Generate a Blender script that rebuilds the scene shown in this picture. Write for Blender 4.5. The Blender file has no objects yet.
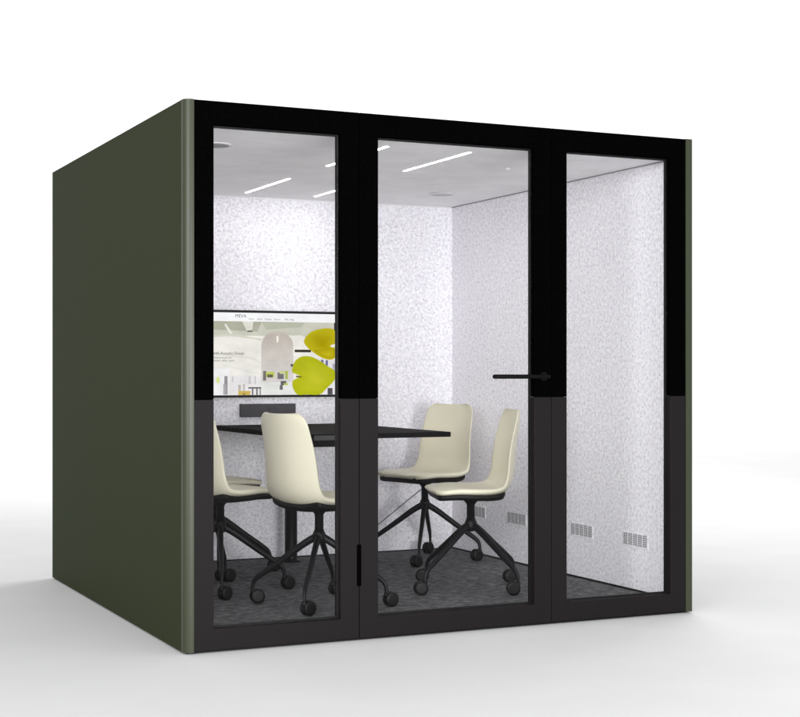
import bpy, bmesh, math, random
from mathutils import Vector, Matrix
random.seed(7)
S = bpy.context.scene
COL = S.collection
PI = math.pi

# ------------------------------------------------------------------ helpers
class MB:
    """collects shapes in one bmesh and links them as one mesh object"""
    def __init__(self): self.bm = bmesh.new(); self.mi = 0
    def box(self, x0, x1, y0, y1, z0, z1):
        v = [self.bm.verts.new((x, y, z)) for z in (z0, z1) for y in (y0, y1) for x in (x0, x1)]
        for f in ((0,2,3,1),(4,5,7,6),(0,1,5,4),(2,6,7,3),(0,4,6,2),(1,3,7,5)):
            fc = self.bm.faces.new([v[i] for i in f]); fc.material_index = self.mi
        return self
    def prism(self, pts, axis, a, b):
        """polygon pts (2-D) extruded along an axis from a to b"""
        def P(p, t):
            return {'z': (p[0], p[1], t), 'y': (p[0], t, p[1]), 'x': (t, p[0], p[1])}[axis]
        A = [self.bm.verts.new(P(p, a)) for p in pts]
        B = [self.bm.verts.new(P(p, b)) for p in pts]
        n = len(pts)
        fs = [self.bm.faces.new(A), self.bm.faces.new(B[::-1])]
        for i in range(n):
            fs.append(self.bm.faces.new((A[i], B[i], B[(i+1) % n], A[(i+1) % n])))
        for f in fs: f.material_index = self.mi
        return self
    def tube(self, path, rad, n=14, flat=1.0):
        path = [Vector(p) for p in path]
        if not isinstance(rad, (list, tuple)): rad = [rad]*len(path)
        rings = []
        up = None
        for i, p in enumerate(path):
            t = (path[min(i+1, len(path)-1)] - path[max(i-1, 0)]).normalized()
            if up is None:
                up = Vector((0,0,1)) if abs(t.z) < .95 else Vector((1,0,0))
            s = t.cross(up).normalized(); u = s.cross(t).normalized(); up = u
            rings.append([self.bm.verts.new(p + rad[i]*(math.cos(a)*s*flat + math.sin(a)*u))
                          for a in [2*PI*k/n for k in range(n)]])
        for r0, r1 in zip(rings, rings[1:]):
            for k in range(n):
                f = self.bm.faces.new((r0[k], r0[(k+1) % n], r1[(k+1) % n], r1[k])); f.smooth = True
                f.material_index = self.mi
        for r in (rings[0][::-1], rings[-1]):
            f = self.bm.faces.new(r); f.material_index = self.mi
        return self
    def lathe(self, prof, loc=(0,0,0), rot=None, n=28):
        """profile of (radius, height) turned about z"""
        M = Matrix.Translation(loc) @ (rot.to_4x4() if rot is not None else Matrix.Identity(4))
        rings = [[self.bm.verts.new(M @ Vector((r*math.cos(2*PI*k/n), r*math.sin(2*PI*k/n), h))) for k in range(n)]
                 for r, h in prof]
        for r0, r1 in zip(rings, rings[1:]):
            for k in range(n):
                f = self.bm.faces.new((r0[k], r0[(k+1) % n], r1[(k+1) % n], r1[k])); f.smooth = True
        self.bm.faces.new(rings[0][::-1]); self.bm.faces.new(rings[-1])
        return self
    def build(self, name, mats, parent=None, bevel=0, seg=2, smooth=False):
        bmesh.ops.recalc_face_normals(self.bm, faces=self.bm.faces)
        me = bpy.data.meshes.new(name); self.bm.to_mesh(me); self.bm.free()
        for m in (mats if isinstance(mats, (list, tuple)) else [mats]): me.materials.append(m)
        o = bpy.data.objects.new(name, me); COL.objects.link(o)
        if parent: o.parent = parent
        if bevel:
            b = o.modifiers.new('bevel', 'BEVEL'); b.width = bevel; b.segments = seg
            b.limit_method = 'ANGLE'; b.angle_limit = math.radians(40); b.harden_normals = False
        return o

def thing(name, label, cat, loc=(0,0,0), rz=0, group=None):
    o = bpy.data.objects.new(name, None); COL.objects.link(o)
    o.location = loc; o.rotation_euler = (0,0,rz); o.empty_display_size = .1
    o['label'] = label; o['category'] = cat
    if group: o['group'] = group
    return o
def tag(o, label, cat, group=None):
    o['label'] = label; o['category'] = cat
    if group: o['group'] = group
    return o
def copy_tree(o, parent=None):
    c = o.copy(); COL.objects.link(c)
    c.parent = parent
    for ch in list(o.children): copy_tree(ch, c)
    return c

# ---------------------------------------------------------------- materials
def principled(name, col, rough=.5, spec=.5, metal=0):
    m = bpy.data.materials.new(name); m.use_nodes = True
    b = m.node_tree.nodes['Principled BSDF']
    b.inputs['Base Color'].default_value = (*col, 1); b.inputs['Roughness'].default_value = rough
    b.inputs['Specular IOR Level'].default_value = spec; b.inputs['Metallic'].default_value = metal
    return m, m.node_tree.nodes, m.node_tree.links, b
def noise(N, L, scale, detail=3, vec=None, rough=.55):
    t = N.new('ShaderNodeTexNoise'); t.inputs['Scale'].default_value = scale
    t.inputs['Detail'].default_value = detail; t.inputs['Roughness'].default_value = rough
    if vec is not None: L.new(vec, t.inputs['Vector'])
    return t
def ramp(N, L, fac, stops):
    r = N.new('ShaderNodeValToRGB'); L.new(fac, r.inputs['Fac'])
    e = r.color_ramp.elements
    while len(e) < len(stops): e.new(.5)
    for k, (p, c) in zip(e, stops): k.position = p; k.color = (*c, 1)
    return r
def coord(N, L, scale=None):
    c = N.new('ShaderNodeTexCoord')
    if scale is None: return c.outputs['Object']
    mp = N.new('ShaderNodeMapping'); mp.inputs['Scale'].default_value = scale
    L.new(c.outputs['Object'], mp.inputs['Vector']); return mp.outputs['Vector']
def bump(N, L, b, h, strength, dist=.002):
    n = N.new('ShaderNodeBump'); n.inputs['Strength'].default_value = strength; n.inputs['Distance'].default_value = dist
    L.new(h, n.inputs['Height']); L.new(n.outputs['Normal'], b.inputs['Normal'])

def speckled(name, c0, c1, scale, rough, spec, bs=.2, lo=.35, hi=.65, bd=.001):
    m, N, L, b = principled(name, c0, rough, spec)
    v = coord(N, L); t = noise(N, L, scale, 4, v)
    r = ramp(N, L, t.outputs['Fac'], [(lo, c0), (hi, c1)])
    L.new(r.outputs['Color'], b.inputs['Base Color'])
    if bs: bump(N, L, b, t.outputs['Fac'], bs, bd)
    return m

def felt_mat():
    m, N, L, b = principled('pressed_felt', (.7,.69,.72), .95, .1)
    v = coord(N, L)
    t1 = noise(N, L, 60, 4, v, .75); t2 = noise(N, L, 150, 3, v, .7); t3 = noise(N, L, 5, 2, v)
    a = N.new('ShaderNodeMath'); a.operation = 'MULTIPLY_ADD'
    L.new(t2.outputs['Fac'], a.inputs[0]); a.inputs[1].default_value = .55; L.new(t1.outputs['Fac'], a.inputs[2])
    a2 = N.new('ShaderNodeMath'); a2.operation = 'MULTIPLY_ADD'
    L.new(t3.outputs['Fac'], a2.inputs[0]); a2.inputs[1].default_value = .04; L.new(a.outputs[0], a2.inputs[2])
    r = ramp(N, L, a2.outputs[0], [(.58, (.52,.495,.555)), (.70, (.73,.71,.76)), (.82, (.87,.855,.895)), (.93, (.985,.98,.995))])
    L.new(r.outputs['Color'], b.inputs['Base Color'])
    bump(N, L, b, a2.outputs[0], .35, .004)
    return m
def carpet_mat():
    m, N, L, b = principled('loop_carpet', (.03,.03,.032), .97, .1)
    v = coord(N, L, (22, 36, 36)); t1 = noise(N, L, 1.0, 5, v, .75)
    t2 = noise(N, L, 260, 2, coord(N, L))
    a = N.new('ShaderNodeMath'); a.operation = 'MULTIPLY_ADD'
    L.new(t2.outputs['Fac'], a.inputs[0]); a.inputs[1].default_value = .5; L.new(t1.outputs['Fac'], a.inputs[2])
    r = ramp(N, L, a.outputs[0], [(.52, (.046,.045,.047)), (.74, (.115,.116,.120)), (.93, (.27,.267,.275))])
    L.new(r.outputs['Color'], b.inputs['Base Color'])
    bump(N, L, b, a.outputs[0], .5, .004)
    return m
def glass_mat():
    m = bpy.data.materials.new('clear_glass'); m.use_nodes = True
    N, L = m.node_tree.nodes, m.node_tree.links
    N.remove(N['Principled BSDF'])
    tr = N.new('ShaderNodeBsdfTransparent'); tr.inputs['Color'].default_value = (.985,.988,.99,1)
    gl = N.new('ShaderNodeBsdfGlossy'); gl.inputs['Roughness'].default_value = .02
    fr = N.new('ShaderNodeFresnel'); fr.inputs['IOR'].default_value = 1.11
    mx = N.new('ShaderNodeMixShader'); L.new(fr.outputs[0], mx.inputs[0])
    L.new(tr.outputs[0], mx.inputs[1]); L.new(gl.outputs[0], mx.inputs[2])
    L.new(mx.outputs[0], N['Material Output'].inputs['Surface'])
    return m
def emit(name, col, s):
    m = bpy.data.materials.new(name); m.use_nodes = True
    N, L = m.node_tree.nodes, m.node_tree.links
    N.remove(N['Principled BSDF'])
    e = N.new('ShaderNodeEmission'); e.inputs['Color'].default_value = (*col, 1); e.inputs['Strength'].default_value = s
    L.new(e.outputs[0], N['Material Output'].inputs['Surface'])
    return m
def srgb(r, g, b):
    f = lambda c: (c/255/12.92) if c <= 10 else ((c/255+.055)/1.055)**2.4
    return (f(r), f(g), f(b))

GREEN  = speckled('olive_green_powder_coat', (.0225,.0285,.0125), (.026,.0325,.0155), 420, .6, .03, .03)
POST   = speckled('olive_green_satin_profile', (.025,.031,.0145), (.029,.035,.018), 420, .36, .32, .02)
BLACK  = speckled('black_back_painted_glass', (.0008,.0008,.0008), (.0012,.0012,.0012), 60, .3, 0, 0)
CHAR   = speckled('charcoal_powder_coat', (.0072,.0056,.0064), (.0086,.0068,.0077), 500, .5, .10, .08)
GASKET = speckled('black_rubber_gasket', (.003,.003,.003), (.005,.005,.005), 200, .5, .2, .1)
FELT   = felt_mat()
CEIL   = speckled('pale_grey_ceiling_panel', (.85,.835,.85), (.93,.915,.925), 5, .6, .3, .05)
CARPET = carpet_mat()
GLASS  = glass_mat()
HAND   = speckled('black_lever_metal', (.002,.002,.002), (.003,.003,.003), 300, .4, .06, .03)
CREAM  = speckled('cream_moulded_plastic', (.70,.665,.515), (.72,.685,.535), 700, .42, .42, .06)
PAN    = speckled('black_seat_pan_plastic', (.006,.0055,.005), (.009,.008,.0075), 500, .5, .2, .08)
STEEL  = speckled('dark_graphite_painted_steel', (.007,.007,.008), (.010,.010,.011), 400, .42, .2, .05)
RUBBER = speckled('black_castor_nylon', (.005,.005,.0055), (.008,.008,.0085), 300, .5, .25, .05)
TABLE  = speckled('charcoal_table_laminate', (.0085,.0078,.0082), (.011,.010,.0105), 160, .75, .04, .08)
PLAST  = speckled('dark_grey_plastic', (.042,.038,.042), (.05,.046,.05), 300, .5, .35, .05)
SOCK   = speckled('mid_grey_socket_plastic', (.022,.022,.023), (.027,.027,.028), 300, .5, .35, .05)
VENT   = speckled('grey_vent_metal', (.74,.73,.74), (.78,.77,.78), 300, .5, .4, .05)
SLOT   = speckled('dark_vent_slot', (.27,.265,.275), (.31,.305,.315), 300, .8, .1, .0)
SLOT_PALE = speckled('pale_vent_slot', (.58,.57,.58), (.62,.61,.62), 300, .8, .1, .0)
FLOORM = speckled('matte_white_studio_floor', (.64,.638,.64), (.66,.658,.66), 2.2, .75, .15, .0)
LAMP   = emit('ceiling_strip_diffuser', (1.0,.985,.965), 34)

# ------------------------------------------------------------- the setting
# seamless studio sweep: flat floor that curves up into a backdrop behind the booth
b = MB(); bm = b.bm
prof = [(-11, 0), (-6, 0), (-2, 0), (2, 0), (6, 0), (9, 0)]
R = 4.0
for k in range(1, 17):
    a = k/16*PI/2; prof.append((9 + R*math.sin(a), R - R*math.cos(a)))
prof += [(13, 6), (13, 9)]
xs = [-20, -10, 0, 10, 20]
g = [[bm.verts.new((x, y, z)) for x in xs] for y, z in prof]
for i in range(len(prof)-1):
    for j in range(len(xs)-1):
        f = bm.faces.new((g[i][j], g[i][j+1], g[i+1][j+1], g[i+1][j])); f.smooth = True
o = b.build('floor', FLOORM); o['kind'] = 'structure'

# ---------------------------------------------------------------- the booth
W, D, H = 2.446, 2.432, 2.20
Z0 = .007
booth = thing('office_booth', 'olive green soundproof meeting booth with black framed glass front, standing on the white floor', 'office booth')
def rounded(x0, x1, y0, y1, r, corners, n=8):
    """rectangle whose listed corners (bl br tr tl) are rounded"""
    out = []
    for key, cx, cy, a0 in (('bl', x0, y0, PI), ('br', x1, y0, 1.5*PI), ('tr', x1, y1, 0), ('tl', x0, y1, .5*PI)):
        if key in corners:
            sx = 1 if cx == x0 else -1; sy = 1 if cy == y0 else -1
            for k in range(n+1):
                a = a0 + k/n*PI/2
                out.append((cx + sx*r + r*math.cos(a), cy + sy*r + r*math.sin(a)))
        else: out.append((cx, cy))
    return out
def shade_smooth(o):
    for p in o.data.polygons: p.use_smooth = abs(p.normal.z) < .5
    try:
        o.data.set_sharp_from_angle(angle=math.radians(35))
    except Exception: pass
sw = MB().prism(rounded(0, .04, .0403, D, .012, ('tl',)), 'z', Z0, H).build('side_wall', GREEN, booth, .0005)
sw['label'] = 'blank olive side wall facing left'
MB().prism(rounded(W-.04, W, .0403, D, .012, ('tr',)), 'z', Z0, H).build('side_wall', GREEN, booth, .0005)
sw = MB().prism(rounded(0, .04, 0, .04, .030, ('bl',), 14), 'z', Z0, H).build('corner_post', POST, booth); shade_smooth(sw)
sw = MB().prism(rounded(W-.04, W, 0, .04, .009, ('br',), 8), 'z', Z0, H).build('corner_post', POST, booth); shade_smooth(sw)
MB().box(.0405, W-.0405, .06, D-.002, 2.165, H-.002).build('roof', GREEN, booth, .003)
MB().box(.0405, W-.0405, D-.05, D-.002, Z0, 2.1645).build('back_wall', GREEN, booth)
MB().box(.018, W-.018, .022, D-.02, 0, Z0-.0005).build('plinth', GASKET, booth)

# linings
MB().box(.0405, .10, .056, D-.0505, .0605, 2.1095).build('felt_panel', FELT, booth)
MB().box(2.366, W-.0405, .056, D-.0505, .0605, 2.1095).build('felt_panel', FELT, booth)
MB().box(.1005, 2.3655, 2.285, D-.0505, .0605, 2.1095).build('felt_panel', FELT, booth)
MB().box(.0405, W-.0405, .056, D-.0505, 2.11, 2.1645).build('ceiling', CEIL, booth)
MB().box(.0405, W-.0405, .056, D-.0505, Z0, .060).build('carpet', CARPET, booth)
# shade of the gaps, painted as strips along wall heads and feet
b = MB()
b.box(2.359, 2.3655, .06, 2.284, 2.1060, 2.1095)
b.build('gap_shade_strip', SLOT, booth)
MB().box(.1005, 2.3585, 2.281, 2.2845, 2.103, 2.1095).build('gap_shade_strip', VENT, booth)
b = MB(); b.box(2.358, 2.3655, .06, 2.284, .0605, .068); b.box(.1005, 2.3575, 2.279, 2.2845, .0605, .066)
b.build('gap_shade_strip', GASKET, booth)

# ceiling strip lights: frame > diffuser
for x in (1.0, 1.41):
    for y0, y1 in ((.255, .945), (1.455, 2.115)):
        fr = MB().prism([(x-.0095, y0-.004), (x+.0095, y0-.004), (x+.0095, y1+.004), (x-.0095, y1+.004)], 'z', 2.1088, 2.1096).build('ceiling_light', VENT, booth)
        MB().box(x-.008, x+.008, y0, y1, 2.1083, 2.1087).build('diffuser', LAMP, fr)
# ceiling air vents
for x, y, sm_ in ((.30, .52, SLOT), (2.0, 1.70, SLOT_PALE)):
    v = MB().lathe([(.072, 0), (.072, .004), (.068, .006)], (x, y, 2.1035)).build('ceiling_vent', VENT, booth)
    s = MB()
    for k in range(-5, 6):
        h = math.sqrt(max(0, .058**2 - (k*.0105)**2))
        if h > .01: s.box(x-h, x+h, y+k*.0105-.0034, y+k*.0105+.0034, 2.1015, 2.1034)
    s.build('slot', sm_, v)
MB().lathe([(.006, -.012), (.016, -.004), (.018, 0)], (1.818, .641, 2.1095)).build('sprinkler_head', VENT, booth)
# wall vents low on the right wall: perforated plates of five groups of slots
for yc in (.350, .834, 1.505, 1.97):
    p = MB().box(2.3635, 2.3657, yc-.106, yc+.106, .274, .340).build('wall_vent', FELT, booth)
    s = MB()
    for g_ in range(5):
        y = yc + (g_-2)*.041
        for r_ in range(6):
            z = .280 + r_*.0095
            s.box(2.3618, 2.3634, y-.0155, y-.002, z, z+.0066); s.box(2.3618, 2.3634, y+.002, y+.0155, z, z+.0066)
    s.build('slot', SLOT, p)

# front frame.  y: 0.002 (face) .. 0.052 (back)
YF, YB = .002, .052
ZS = 1.008             # where black changes to charcoal
ZB, ZT = .095, 2.105   # opening
def panel(parent, x0, x1, g0, g1, zb, zt):
    """one framed pane: black upper frame, charcoal lower frame, glass, gasket"""
    MB().prism([(x0, ZS+.0008), (x0, zt), (x1, zt), (x1, ZS+.0008), (g1, ZS+.0008), (g1, ZT), (g0, ZT), (g0, ZS+.0008)], 'y', YF, YB).build('upper_frame', BLACK, parent, .0015)
    MB().prism([(x0, ZS), (g0, ZS), (g0, ZB), (g1, ZB), (g1, ZS), (x1, ZS), (x1, zb), (x0, zb)], 'y', YF, YB).build('lower_frame', CHAR, parent, .0015)
    MB().box(g0+.0006, g1-.0006, .030, .036, ZB+.0006, ZT-.0006).build('glass_pane', GLASS, parent)
    q = MB()
    q.box(g0+.0006, g0+.007, .0365, .049, ZB+.0006, ZT-.0006); q.box(g1-.007, g1-.0006, .0365, .049, ZB+.0006, ZT-.0006)
    q.box(g0+.0075, g1-.0075, .0365, .049, ZB+.0006, ZB+.007); q.box(g0+.0075, g1-.0075, .0365, .049, ZT-.007, ZT-.0006)
    q.build('gasket', GASKET, parent)
panel(booth, .0415, .7535, .122, .671, Z0+.004, H-.001)
panel(booth, 1.6860, W-.0415, 1.763, 2.323, Z0+.004, H-.001)
door = bpy.data.objects.new('door', None); COL.objects.link(door); door.parent = booth; door.empty_display_size = .1
panel(door, .7565, 1.6830, .841, 1.598, Z0+.004, H-.001)
# unseen strips added behind the two joints to block interior light
b = MB(); b.box(.725, .785, .0525, .066, Z0+.05, 2.1095); b.box(1.655, 1.715, .0525, .066, Z0+.05, 2.1095)
b.build('joint_light_block', GASKET, booth)
for x in (.7535, 1.6830):
    MB().box(x+.0002, x+.0028, .012, .050, Z0+.02, H-.002).build('joint_seal', GASKET, booth)
# hinge leaf let into the left joint, lever handle on the right stile
MB().box(.7435, .7625, -.001, .0018, .228, .400).build('hinge', BLACK, door, .0006)
hd = MB().lathe([(.021, 0), (.021, .008), (.018, .010)], (1.640, .0018, 1.099), Matrix.Rotation(PI/2, 3, 'X')).build('handle', HAND, door)
b = MB(); b.tube([(1.640, -.008, 1.099), (1.640, -.045, 1.099), (1.637, -.053, 1.099), (1.629, -.056, 1.099), (1.60, -.056, 1.099), (1.362, -.056, 1.099), (1.357, -.056, 1.099)], [.0095]*6+[.006], 16)
b.build('lever', HAND, hd)

# ---------------------------------------------------------------- the table
tb = thing('meeting_table', 'long charcoal meeting table fixed to the back wall between the chairs', 'table', (1.2575, 1.60, .060))
def loc(o, root): return o
tx, ty = 1.2575, 1.60
MB().box(.86-tx, 1.655-tx, .92-ty, 2.2835-ty, .736, .761).build('tabletop', TABLE, tb, .002)
for y in (1.22, 2.10):
    MB().lathe([(.055, .0005), (.055, .008), (.036, .012), (.035, .02), (.035, .722), (.06, .726), (.06, .7355)], (0, y-ty, 0)).build('leg', STEEL, tb)
pb = MB().box(.885-tx, 1.13-tx, .9165-ty, 1.03-ty, .700, .7355).box(.885-tx, 1.13-tx, .9165-ty, .9193-ty, .7356, .7595).build('power_box', TABLE, tb)
MB().box(.92-tx, 1.115-tx, .9140-ty, .9160-ty, .732, .755).build('socket_panel', SOCK, pb)

# ------------------------------------------------------------- the screen
tv = thing('wall_television', 'black framed television on the back wall showing a web page with green leaf shapes', 'television', (1.186, 2.2845, 1.221))
X0, X1, ZL, ZH = .775, 1.597, .976, 1.466
cx, cy, cz = tv.location
MB().box(X0-cx, X1-cx, -.030, -.0005, ZL-cz, ZH-cz).build('housing', GASKET, tv, .003)
SX0, SX1, SZ0, SZ1 = X0+.012, X1-.014, ZL+.013, ZH-.015
def pixels(col, s):
    m = emit('screen_pixels', col, s)
    N, L = m.node_tree.nodes, m.node_tree.links
    v = coord(N, L, (1, 1, 1.6)); t = noise(N, L, 9, 4, v, .6)
    r = ramp(N, L, t.outputs['Fac'], [(.3, tuple(c*.92 for c in col)), (.7, tuple(min(1, c*1.12) for c in col))])
    L.new(r.outputs['Color'], N['Emission'].inputs['Color'])
    return m
M_ = {}
def sm(c, s=1.0):
    k = (c, s)
    if k not in M_: M_[k] = pixels(srgb(*c), s)
    return M_[k]
smats = []; scr = MB(); layer = [0]
SW_, SH_ = SX1-SX0, SZ1-SZ0
def shape(pts, c):
    """flat patch of the picture; pts in 0..1 of the screen, v down"""
    m = sm(c)
    if m not in smats: smats.append(m)
    y = -.0304 - .00025*layer[0]; layer[0] += 1
    vs = [scr.bm.verts.new((SX0-cx+u*SW_, y, SZ1-cz-v*SH_)) for u, v in pts]
    f = scr.bm.faces.new(vs); f.material_index = smats.index(m)
def graded(pts, c0, c1, centre, steps=7):
    """a patch whose colour runs from c0 at the rim to c1 at a centre, as nested patches"""
    for k in range(steps):
        f = 1 - k/steps; t = k/(steps-1)
        shape([(centre[0]+(u-centre[0])*f, centre[1]+(v-centre[1])*f) for u, v in pts], tuple(round(a+(b_-a)*t) for a, b_ in zip(c0, c1)))
def rect(u0, v0, u1, v1, c): shape([(u0, v0), (u1, v0), (u1, v1), (u0, v1)], c)
def blob(pts, c, n=6):
    """smooth closed curve through pts"""
    out = []
    L_ = len(pts)
    for i in range(L_):
        p0, p1, p2, p3 = [pts[(i+j-1) % L_] for j in range(4)]
        for k in range(n):
            t = k/n
            out.append(tuple(.5*((2*p1[d]) + (-p0[d]+p2[d])*t + (2*p0[d]-5*p1[d]+4*p2[d]-p3[d])*t*t + (-p0[d]+3*p1[d]-3*p2[d]+p3[d])*t**3) for d in (0, 1)))
    if len(c) == 3 and not isinstance(c[0], tuple): shape(out, c)
    else: graded(out, *c)
# room picture.  u runs from the hidden left rim (photo x 203) to the right rim (333)
def U(px): return (px-205)/(333.4-205)
def V(py): return (py-315)/(394.5-315)
rect(0, 0, 1, 1, (236,233,226))
shape([(0, V(323)), (1, V(323)), (1, V(350)), (U(300), V(336)), (U(262), V(337)), (0, V(337))], (203,202,188))
shape([(0, V(323)), (U(262), V(323)), (U(258), V(333)), (0, V(331))], (176,176,158))
shape([(U(262), V(323)), (U(304), V(323)), (U(301), V(328)), (U(266), V(331))], (184,186,168))
shape([(U(243), V(323)), (U(254), V(323)), (U(253), V(331)), (U(248), V(333))], (226,225,214))
rect(U(248), V(332), U(253), V(333.4), (110,108,98))
shape([(U(226), V(326)), (U(228), V(326)), (U(236), V(338)), (U(233), V(338))], (231,230,222))
shape([(U(215), V(337)), (U(232), V(335)), (U(262), V(340)), (U(262), V(341.5)), (U(232), V(337.5)), (U(215), V(339))], (214,211,196))
shape([(U(205), V(352)), (U(255), V(358)), (U(262), V(363)), (U(262), V(364)), (U(250), V(359.5)), (U(205), V(353.5))], (226,222,214))
shape([(U(225), V(365)), (U(262), V(374)), (U(262), V(375)), (U(225), V(366.4))], (226,224,219))
rect(U(205), V(369), U(231), V(394.5), (240,239,240))
rect(U(232), V(376), U(262), V(394.5), (233,230,230))
# arched alcove
arch = [(U(261.5), V(380)), (U(261.5), V(346))]
for k in range(0, 13):
    a = PI - k/12*PI; arch.append((U(277) + U(15.5+205)*math.cos(a), V(346) - .17*math.sin(a)))
arch += [(U(292.5), V(380))]
shape(arch, (198,189,180))
for k in range(9):
    y0_ = 345 + k*4.2; shape([(U(261.5), V(y0_)), (U(292.5), V(y0_)), (U(292.5), V(394.5)), (U(261.5), V(394.5))], (201+k*2, 193+k*2.3, 185+k*2.8))
blob([(U(276), V(337.5)), (U(278), V(337.5)), (U(277.6), V(343)), (U(276.4), V(343))], (250,244,228), 3)
rect(U(258), V(382), U(300), V(394.5), (229,230,226))
# little furniture
for px0, py0, px1, py1, c in ((263,371,266,380.5,(122,118,112)), (266,372,274,377,(196,206,96)), (267,374.5,272.5,377.5,(104,104,84)),
                              (277,372.5,283,379,(120,118,118)), (279,371,287,374,(205,210,150)), (284.5,371,287,379,(172,184,84)),
                              (280,381,285.5,385,(98,96,100)), (279,385,282,389.5,(112,110,112)), (283,383,287,385,(186,196,96)),
                              (226,376,229,394,(150,148,152)), (225,384,228,394,(176,174,178)), (233,376.5,234.4,382,(204,202,204)),
                              (249,376,251,384,(206,204,206)), (254.5,376,256,384,(206,204,206)), (218.5,377,221.5,382.5,(222,232,150)),
                              (239,384.5,241.6,391,(186,182,172)), (243.5,384,245.4,391,(192,188,180)), (239,390.4,250.6,394.4,(204,176,92)),
                              (243,392.6,246,394.4,(160,134,70)), (248.5,386.8,261,388.2,(92,90,94)), (252,388,253.4,394.4,(110,108,112)),
                              (256,388,257.6,394.4,(128,126,130)), (259.4,388,260.6,394.4,(140,138,142)),
                              (293.4,350.2,309.6,352.8,(58,54,44)), (289.5,364.3,292,367,(96,90,96))):
    rect(U(px0), V(py0), U(px1), V(py1), c)
shape([(U(316), V(358)), (U(333.4), V(358)), (U(333.4), V(394.5)), (U(316), V(394.5))], (228,226,228))
for px0, py0, px1, py1, c in ((319.5,360,322,364,(120,116,150)), (324,360.5,326.4,366,(110,108,150)), (331,364,333.4,372,(176,172,190)), (326,388,331,394.4,(84,80,84))):
    rect(U(px0), V(py0), U(px1), V(py1), c)
# the two leaf shaped seats
blob([(U(302.6), V(341)), (U(309), V(333)), (U(320), V(329.4)), (U(328), V(329)), (U(333.2), V(331.5)), (U(333.3), V(345)), (U(333.3), V(357)), (U(329), V(360)), (U(321), V(358.5)), (U(312), V(353)), (U(305), V(347))], ((190,178,24), (168,152,2), (U(322), V(343))))
blob([(U(312), V(351)), (U(322), V(350)), (U(332.6), V(349)), (U(332.4), V(356)), (U(328.5), V(358.6)), (U(320.5), V(356.6))], ((170,155,8), (193,182,26), (U(327), V(355))))
blob([(U(328.5), V(346)), (U(333), V(344.4)), (U(333.2), V(347.6)), (U(330), V(347.6))], (236,232,220), 4)
blob([(U(290.6), V(369)), (U(293.5), V(361.5)), (U(300), V(357)), (U(309), V(357)), (U(318), V(361)), (U(326), V(366.5)), (U(333.2), V(371.5)), (U(332.6), V(380)), (U(325), V(388)), (U(318), V(394.2)), (U(305), V(394.3)), (U(296), V(394.2)), (U(291.5), V(388)), (U(291.2), V(381)), (U(296), V(378)), (U(299), V(376.5)), (U(294), V(374)), (U(291), V(372.5))], ((180,184,24), (199,198,46), (U(316), V(380))))
shape([(U(294), V(375.6)), (U(299.5), V(376.2)), (U(299.5), V(377.6)), (U(294.6), V(377.4))], (108,96,24))
rect(0, 0, 1, V(323.4), (250,249,252))
scr_o = scr.build('screen', smats, tv)
tl = layer[0]
def screen_text(txt, px, py, h, c, parent=scr_o):
    cu = bpy.data.curves.new('writing', 'FONT'); cu.body = txt; cu.size = h; cu.fill_mode = 'FRONT'
    to = bpy.data.objects.new('writing', cu); COL.objects.link(to)
    dg = bpy.context.evaluated_depsgraph_get(); me = bpy.data.meshes.new_from_object(to.evaluated_get(dg))
    bpy.data.objects.remove(to)
    me.materials.clear(); me.materials.append(sm(c))
    o = bpy.data.objects.new('writing', me); COL.objects.link(o); o.parent = parent
    o.location = (SX0-cx+U(px)*SW_, -.0306-.00025*tl, SZ1-cz-V(py)*SH_); o.rotation_euler = (PI/2, 0, 0)
screen_text('MEVA', 235.6, 319.6, .026, (70,70,84))
for w_, px in (('Home', 248.5), ('About', 256.5), ('Product', 264), ('Service', 273), ('FAQ', 283), ('Blog', 288.6)):
    screen_text(w_, px, 321.6, .0125, (70,70,76))
screen_text('with Acoustic Design', 214.5, 355.3, .0215, (40,38,38))
screen_text('Meeting booth for', 214.5, 359.2, .0150, (110,108,106))
screen_text('modern office  work', 214.5, 362.0, .0150, (104,102,100))

# flat dark control box under the television
bx = thing('control_box', 'flat dark grey box on the back wall just under the television', 'control box', (1.183, 2.2845, .902))
MB().box(-.165, .165, -.028, -.0005, -.037, .037).build('case', PLAST, bx, .003)
q = MB()
for k, x in enumerate((-.012, .010, .034)): q.box(x-.005, x+.005, -.030, -.0285, .004, .018)
q.build('button', SOCK, bx)

# thin cable slanting across the back wall
cb = MB().tube([(2.19, 2.281, .445), (2.144, 2.281, .412), (2.02, 2.281, .325), (1.895, 2.281, .237), (1.76, 2.280, .146), (1.70, 2.276, .100), (1.66, 2.262, .0665), (1.60, 2.23, .0632)], .0024, 8).build('cable', PLAST)
tag(cb, 'thin grey cable slanting down the back wall behind the chairs', 'cable')

# ---------------------------------------------------------------- the chairs
def crom(P, n):
    out = []
    for i in range(len(P)-1):
        p0 = P[max(i-1, 0)]; p1 = P[i]; p2 = P[i+1]; p3 = P[min(i+2, len(P)-1)]
        for k in range(n):
            t = k/n
            out.append(tuple(.5*((2*p1[d]) + (-p0[d]+p2[d])*t + (2*p0[d]-5*p1[d]+4*p2[d]-p3[d])*t*t + (-p0[d]+3*p1[d]-3*p2[d]+p3[d])*t**3) for d in range(len(p1))))
    out.append(tuple(P[-1])); return out
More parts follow.
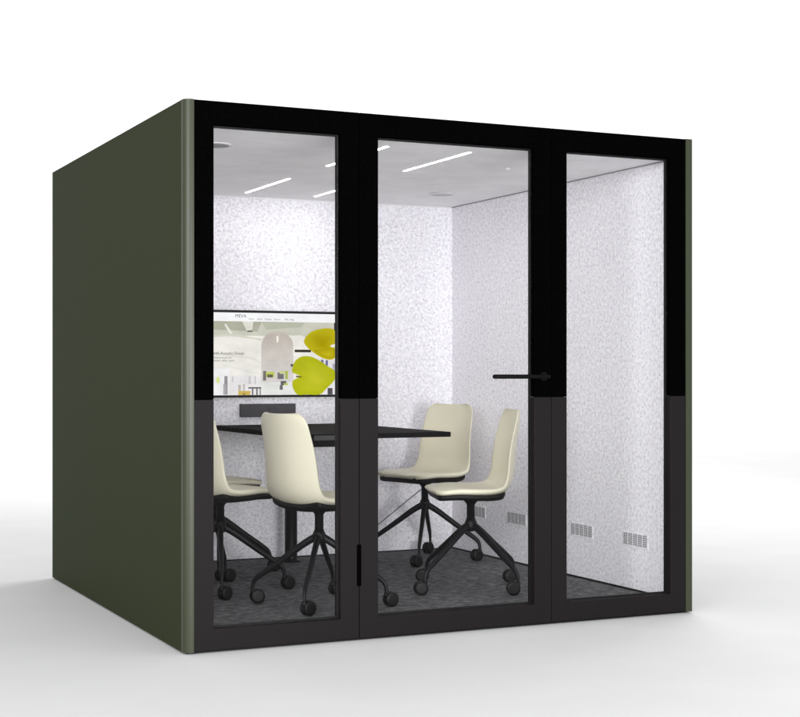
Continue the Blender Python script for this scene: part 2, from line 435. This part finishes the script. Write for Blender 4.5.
# columns: x, z, half width, wing depth, thickness
PROF = [(.212,.488,.182,.000,.024), (.200,.496,.197,-.001,.027), (.165,.501,.214,-.003,.029), (.09,.502,.228,.004,.031), (.01,.496,.231,.010,.032),
        (-.07,.490,.230,.018,.031), (-.126,.493,.227,.030,.029), (-.160,.518,.223,.042,.024), (-.183,.563,.218,.050,.019), (-.195,.630,.212,.054,.016),
        (-.205,.708,.206,.052,.014), (-.216,.787,.199,.044,.0125), (-.224,.850,.193,.035,.0115), (-.227,.874,.190,.030,.011)]
ROWS = crom(PROF, 6)
def shell(rows, vscale=1.0, off0=None, off1=None, rc0=.065, rc1=.062, nv=24, drop=0):
    """closed shell lofted along the profile; off0/off1 give the two faces' offsets under the profile"""
    m = MB(); bm = m.bm
    n = len(rows)
    ln = [0]
    for i in range(1, n): ln.append(ln[-1] + math.dist(rows[i][:2], rows[i-1][:2]))
    top, bot = [], []
    for i, (x, z, w, k, t) in enumerate(rows):
        a = rows[max(i-1, 0)]; c = rows[min(i+1, n-1)]
        tx_, tz_ = c[0]-a[0], c[1]-a[1]; l = math.hypot(tx_, tz_); tx_, tz_ = tx_/l, tz_/l
        nx, nz = tz_, -tx_                        # profile runs backwards then up: normal points up / forward
        w = w*vscale
        d0, d1 = ln[i], ln[-1]-ln[i]
        if d0 < rc0: w = w - rc0 + math.sqrt(max(1e-9, rc0**2 - (rc0-d0)**2)) + 1e-4
        if d1 < rc1: w = w - rc1 + math.sqrt(max(1e-9, rc1**2 - (rc1-d1)**2)) + 1e-4
        ra, rb = [], []
        o0 = off0(i, t) if off0 else 0; o1 = off1(i, t) if off1 else t
        for j in range(nv+1):
            v = -1 + 2*j/nv
            v = math.sin(v*PI/2*.92)/math.sin(PI/2*.92)
            e = k*abs(v*vscale)**2.3
            edge = max(0, abs(v)-.86)/.14         # soften the rim
            s0 = o0 + edge**2*min(.35*t, .006); s1 = o1 - edge**2*min(.35*t, .009)
            ra.append(bm.verts.new((x + nx*(e-s0), v*w, z + nz*(e-s0))))
            rb.append(bm.verts.new((x + nx*(e-s1), v*w*.995, z + nz*(e-s1))))
        top.append(ra); bot.append(rb)
    def q(a, b_, c, d):
        f = bm.faces.new((a, b_, c, d)); f.smooth = True
    for i in range(n-1):
        for j in range(nv):
            q(top[i][j], top[i][j+1], top[i+1][j+1], top[i+1][j]); q(bot[i][j], bot[i+1][j], bot[i+1][j+1], bot[i][j+1])
        q(top[i][0], top[i+1][0], bot[i+1][0], bot[i][0]); q(top[i][nv], bot[i][nv], bot[i+1][nv], top[i+1][nv])
    for j in range(nv):
        q(top[0][j], bot[0][j], bot[0][j+1], top[0][j+1]); q(top[-1][j], top[-1][j+1], bot[-1][j+1], bot[-1][j])
    return m
def fine(rows):
    """extra rows near both ends so the corners come out round"""
    out = []
    for i in range(len(rows)-1):
        k = 4 if i < 20 or i > len(rows)-12 else 1
        for j in range(k):
            t = j/k; out.append(tuple(a+(b_-a)*t for a, b_ in zip(rows[i], rows[i+1])))
    out.append(rows[-1]); return out

def make_chair():
    t = thing('swivel_chair', 'x', 'chair')
    sh = shell(fine(ROWS)).build('seat_shell', CREAM, t)
    pr = ROWS[6:38]; m_ = len(fine(pr))
    def lower(i, t_):
        u = min(i, m_-1-i)/8
        return t_ + .003 + .024*min(1, u)**.5
    shell(fine(pr), .90, lambda i, t_: t_*.80, lower, .03, .03).build('seat_pan', PAN, t)
    MB().lathe([(.020, .300), (.020, .410), (.026, .420), (.034, .427), (.034, .443), (.045, .449), (.05, .459)]).build('column', STEEL, t)
    MB().lathe([(.014, .280), (.026, .286), (.031, .303), (.029, .325), (.0205, .345)]).build('hub', STEEL, t)
    for k in range(4):
        a = k*PI/2
        c, s = math.cos(a), math.sin(a)
        path = crom([(.008, .314), (.07, .278), (.17, .205), (.262, .140), (.294, .115), (.307, .093), (.310, .072), (.310, .060)], 4)
        n = len(path)
        rad = [.0185 - .0095*min(1, i/(n*.75)) for i in range(n)]
        MB().tube([(r*c, r*s, z) for r, z in path], rad, 14, .82).build('leg', STEEL, t)
        # castor: swivel hood and twin wheels
        axis = Vector((0, 1, 0)); rotm = axis.to_track_quat('Z', 'Y').to_matrix()
        cw = MB()
        for sgn in (-1, 1):
            cw.lathe([(.020, -.0085), (.030, -.0075), (.0328, -.004), (.0328, .004), (.030, .0075), (.020, .0085)], Vector((.022, 0, .0335)) + axis*(.0135*sgn), rotm, 26)
        cwo = cw.build('castor', RUBBER, t); cwo.location = (.310*c, .310*s, 0)
        hd_ = MB().lathe([(.030, -.0035), (.032, -.002), (.032, .002), (.030, .0035)], Vector((.022, 0, .0355)), rotm, 26)
        hd_.tube([(0, 0, .040), (0, 0, .064)], .0115, 12)
        hd_.build('castor_hood', RUBBER, cwo)
    return t
chair = make_chair()
BASE = {ch.data.name: tuple(ch.location) for ch in chair.children if ch.name.startswith('castor')}
SPOTS = [  # x, y, facing (deg), leg turn
    (.814, .592, 11, 56, 'cream swivel chair seen from behind in the left pane, its whole backrest in view'),
    (.548, 1.206, 20, 73, 'cream swivel chair half hidden by the left edge of the black frame'),
    (.700, 1.790, 10, 84, 'farthest left cream swivel chair, only its seat edge showing past the chair before it'),
    (1.682, .760, 162, 18, 'cream swivel chair in side profile behind the door glass, below the door handle'),
    (1.968, 1.85, 195, 58, 'cream swivel chair in the far back corner, facing forward behind the table end'),
]
for i, (x, y, f, lt, lab) in enumerate(SPOTS):
    c = chair if i == 0 else copy_tree(chair)
    c.location = (x, y, .0603); c.rotation_euler = (0, 0, math.radians(f))
    c['label'] = lab; c['group'] = 'cream swivel chairs around the meeting table'
    for ch in c.children:          # the four-star base turns freely under the seat, the castors trail towards the table
        kind = ch.name.split('.')[0]; q = math.radians(lt - f)
        if kind in ('leg', 'hub'): ch.rotation_euler = (0, 0, q)
        if kind == 'castor':
            k = round(math.atan2(BASE[ch.data.name][1], BASE[ch.data.name][0])/(PI/2))
            ch.location = (.310*math.cos(k*PI/2 + q), .310*math.sin(k*PI/2 + q), 0)
            ch.rotation_euler = (0, 0, (.25, -.3, .15, -.1)[k % 4])

# ------------------------------------------------------------------ lights
w = bpy.data.worlds.new('World'); S.world = w; w.use_nodes = True
bg = w.node_tree.nodes['Background']; bg.inputs['Color'].default_value = (.99, .995, 1.0, 1); bg.inputs['Strength'].default_value = .90
def area(name, loc, target, sx, sy, energy, col=(1,1,1)):
    l = bpy.data.lights.new(name, 'AREA'); l.shape = 'RECTANGLE'; l.size = sx; l.size_y = sy; l.energy = energy; l.color = col
    o = bpy.data.objects.new(name, l); COL.objects.link(o); o.location = loc
    o.rotation_euler = (Vector(target)-Vector(loc)).to_track_quat('-Z', 'Y').to_euler()
    return o
area('key_softbox', (6.6, 5.0, 6.2), (1.5, 0.5, 0), 5.5, 5.5, 360)
area('backdrop_softbox', (8, 7.5, 6.0), (8, 13, 3.4), 22, 2, 730)
area('edge_softbox', (-7, -2.6, 2.2), (0, 0, 1.1), 1.4, 4, 40)
area('front_softbox', (.9, -9.0, .95), (1.2, 1.2, 1.0), 3.2, 1.7, 520)
area('side_front_softbox', (-5.2, -7.0, 2.4), (2.0, 1.2, 1.0), 6.5, 2.6, 700)

# ------------------------------------------------------------------ camera
cam = bpy.data.cameras.new('camera'); co = bpy.data.objects.new('camera', cam); COL.objects.link(co)
co.location = (-1.73095, -5.66609, 1.11895)
co.rotation_euler = (PI/2, 0, -.440616)
cam.sensor_fit = 'HORIZONTAL'; cam.sensor_width = 36; cam.lens = 1486.1/800*36
cam.shift_y = (371.996-358.5)/800; cam.clip_end = 200; cam.clip_start = .05
S.camera = co
S.view_settings.view_transform = 'Standard'; S.view_settings.look = 'None'
S.view_settings.exposure = 0; S.view_settings.gamma = 1; S.view_settings.use_curve_mapping = False
S.cycles.max_bounces = 12; S.cycles.transparent_max_bounces = 12; S.cycles.use_denoising = True
S.cycles.diffuse_bounces = 6; S.cycles.sample_clamp_indirect = 6
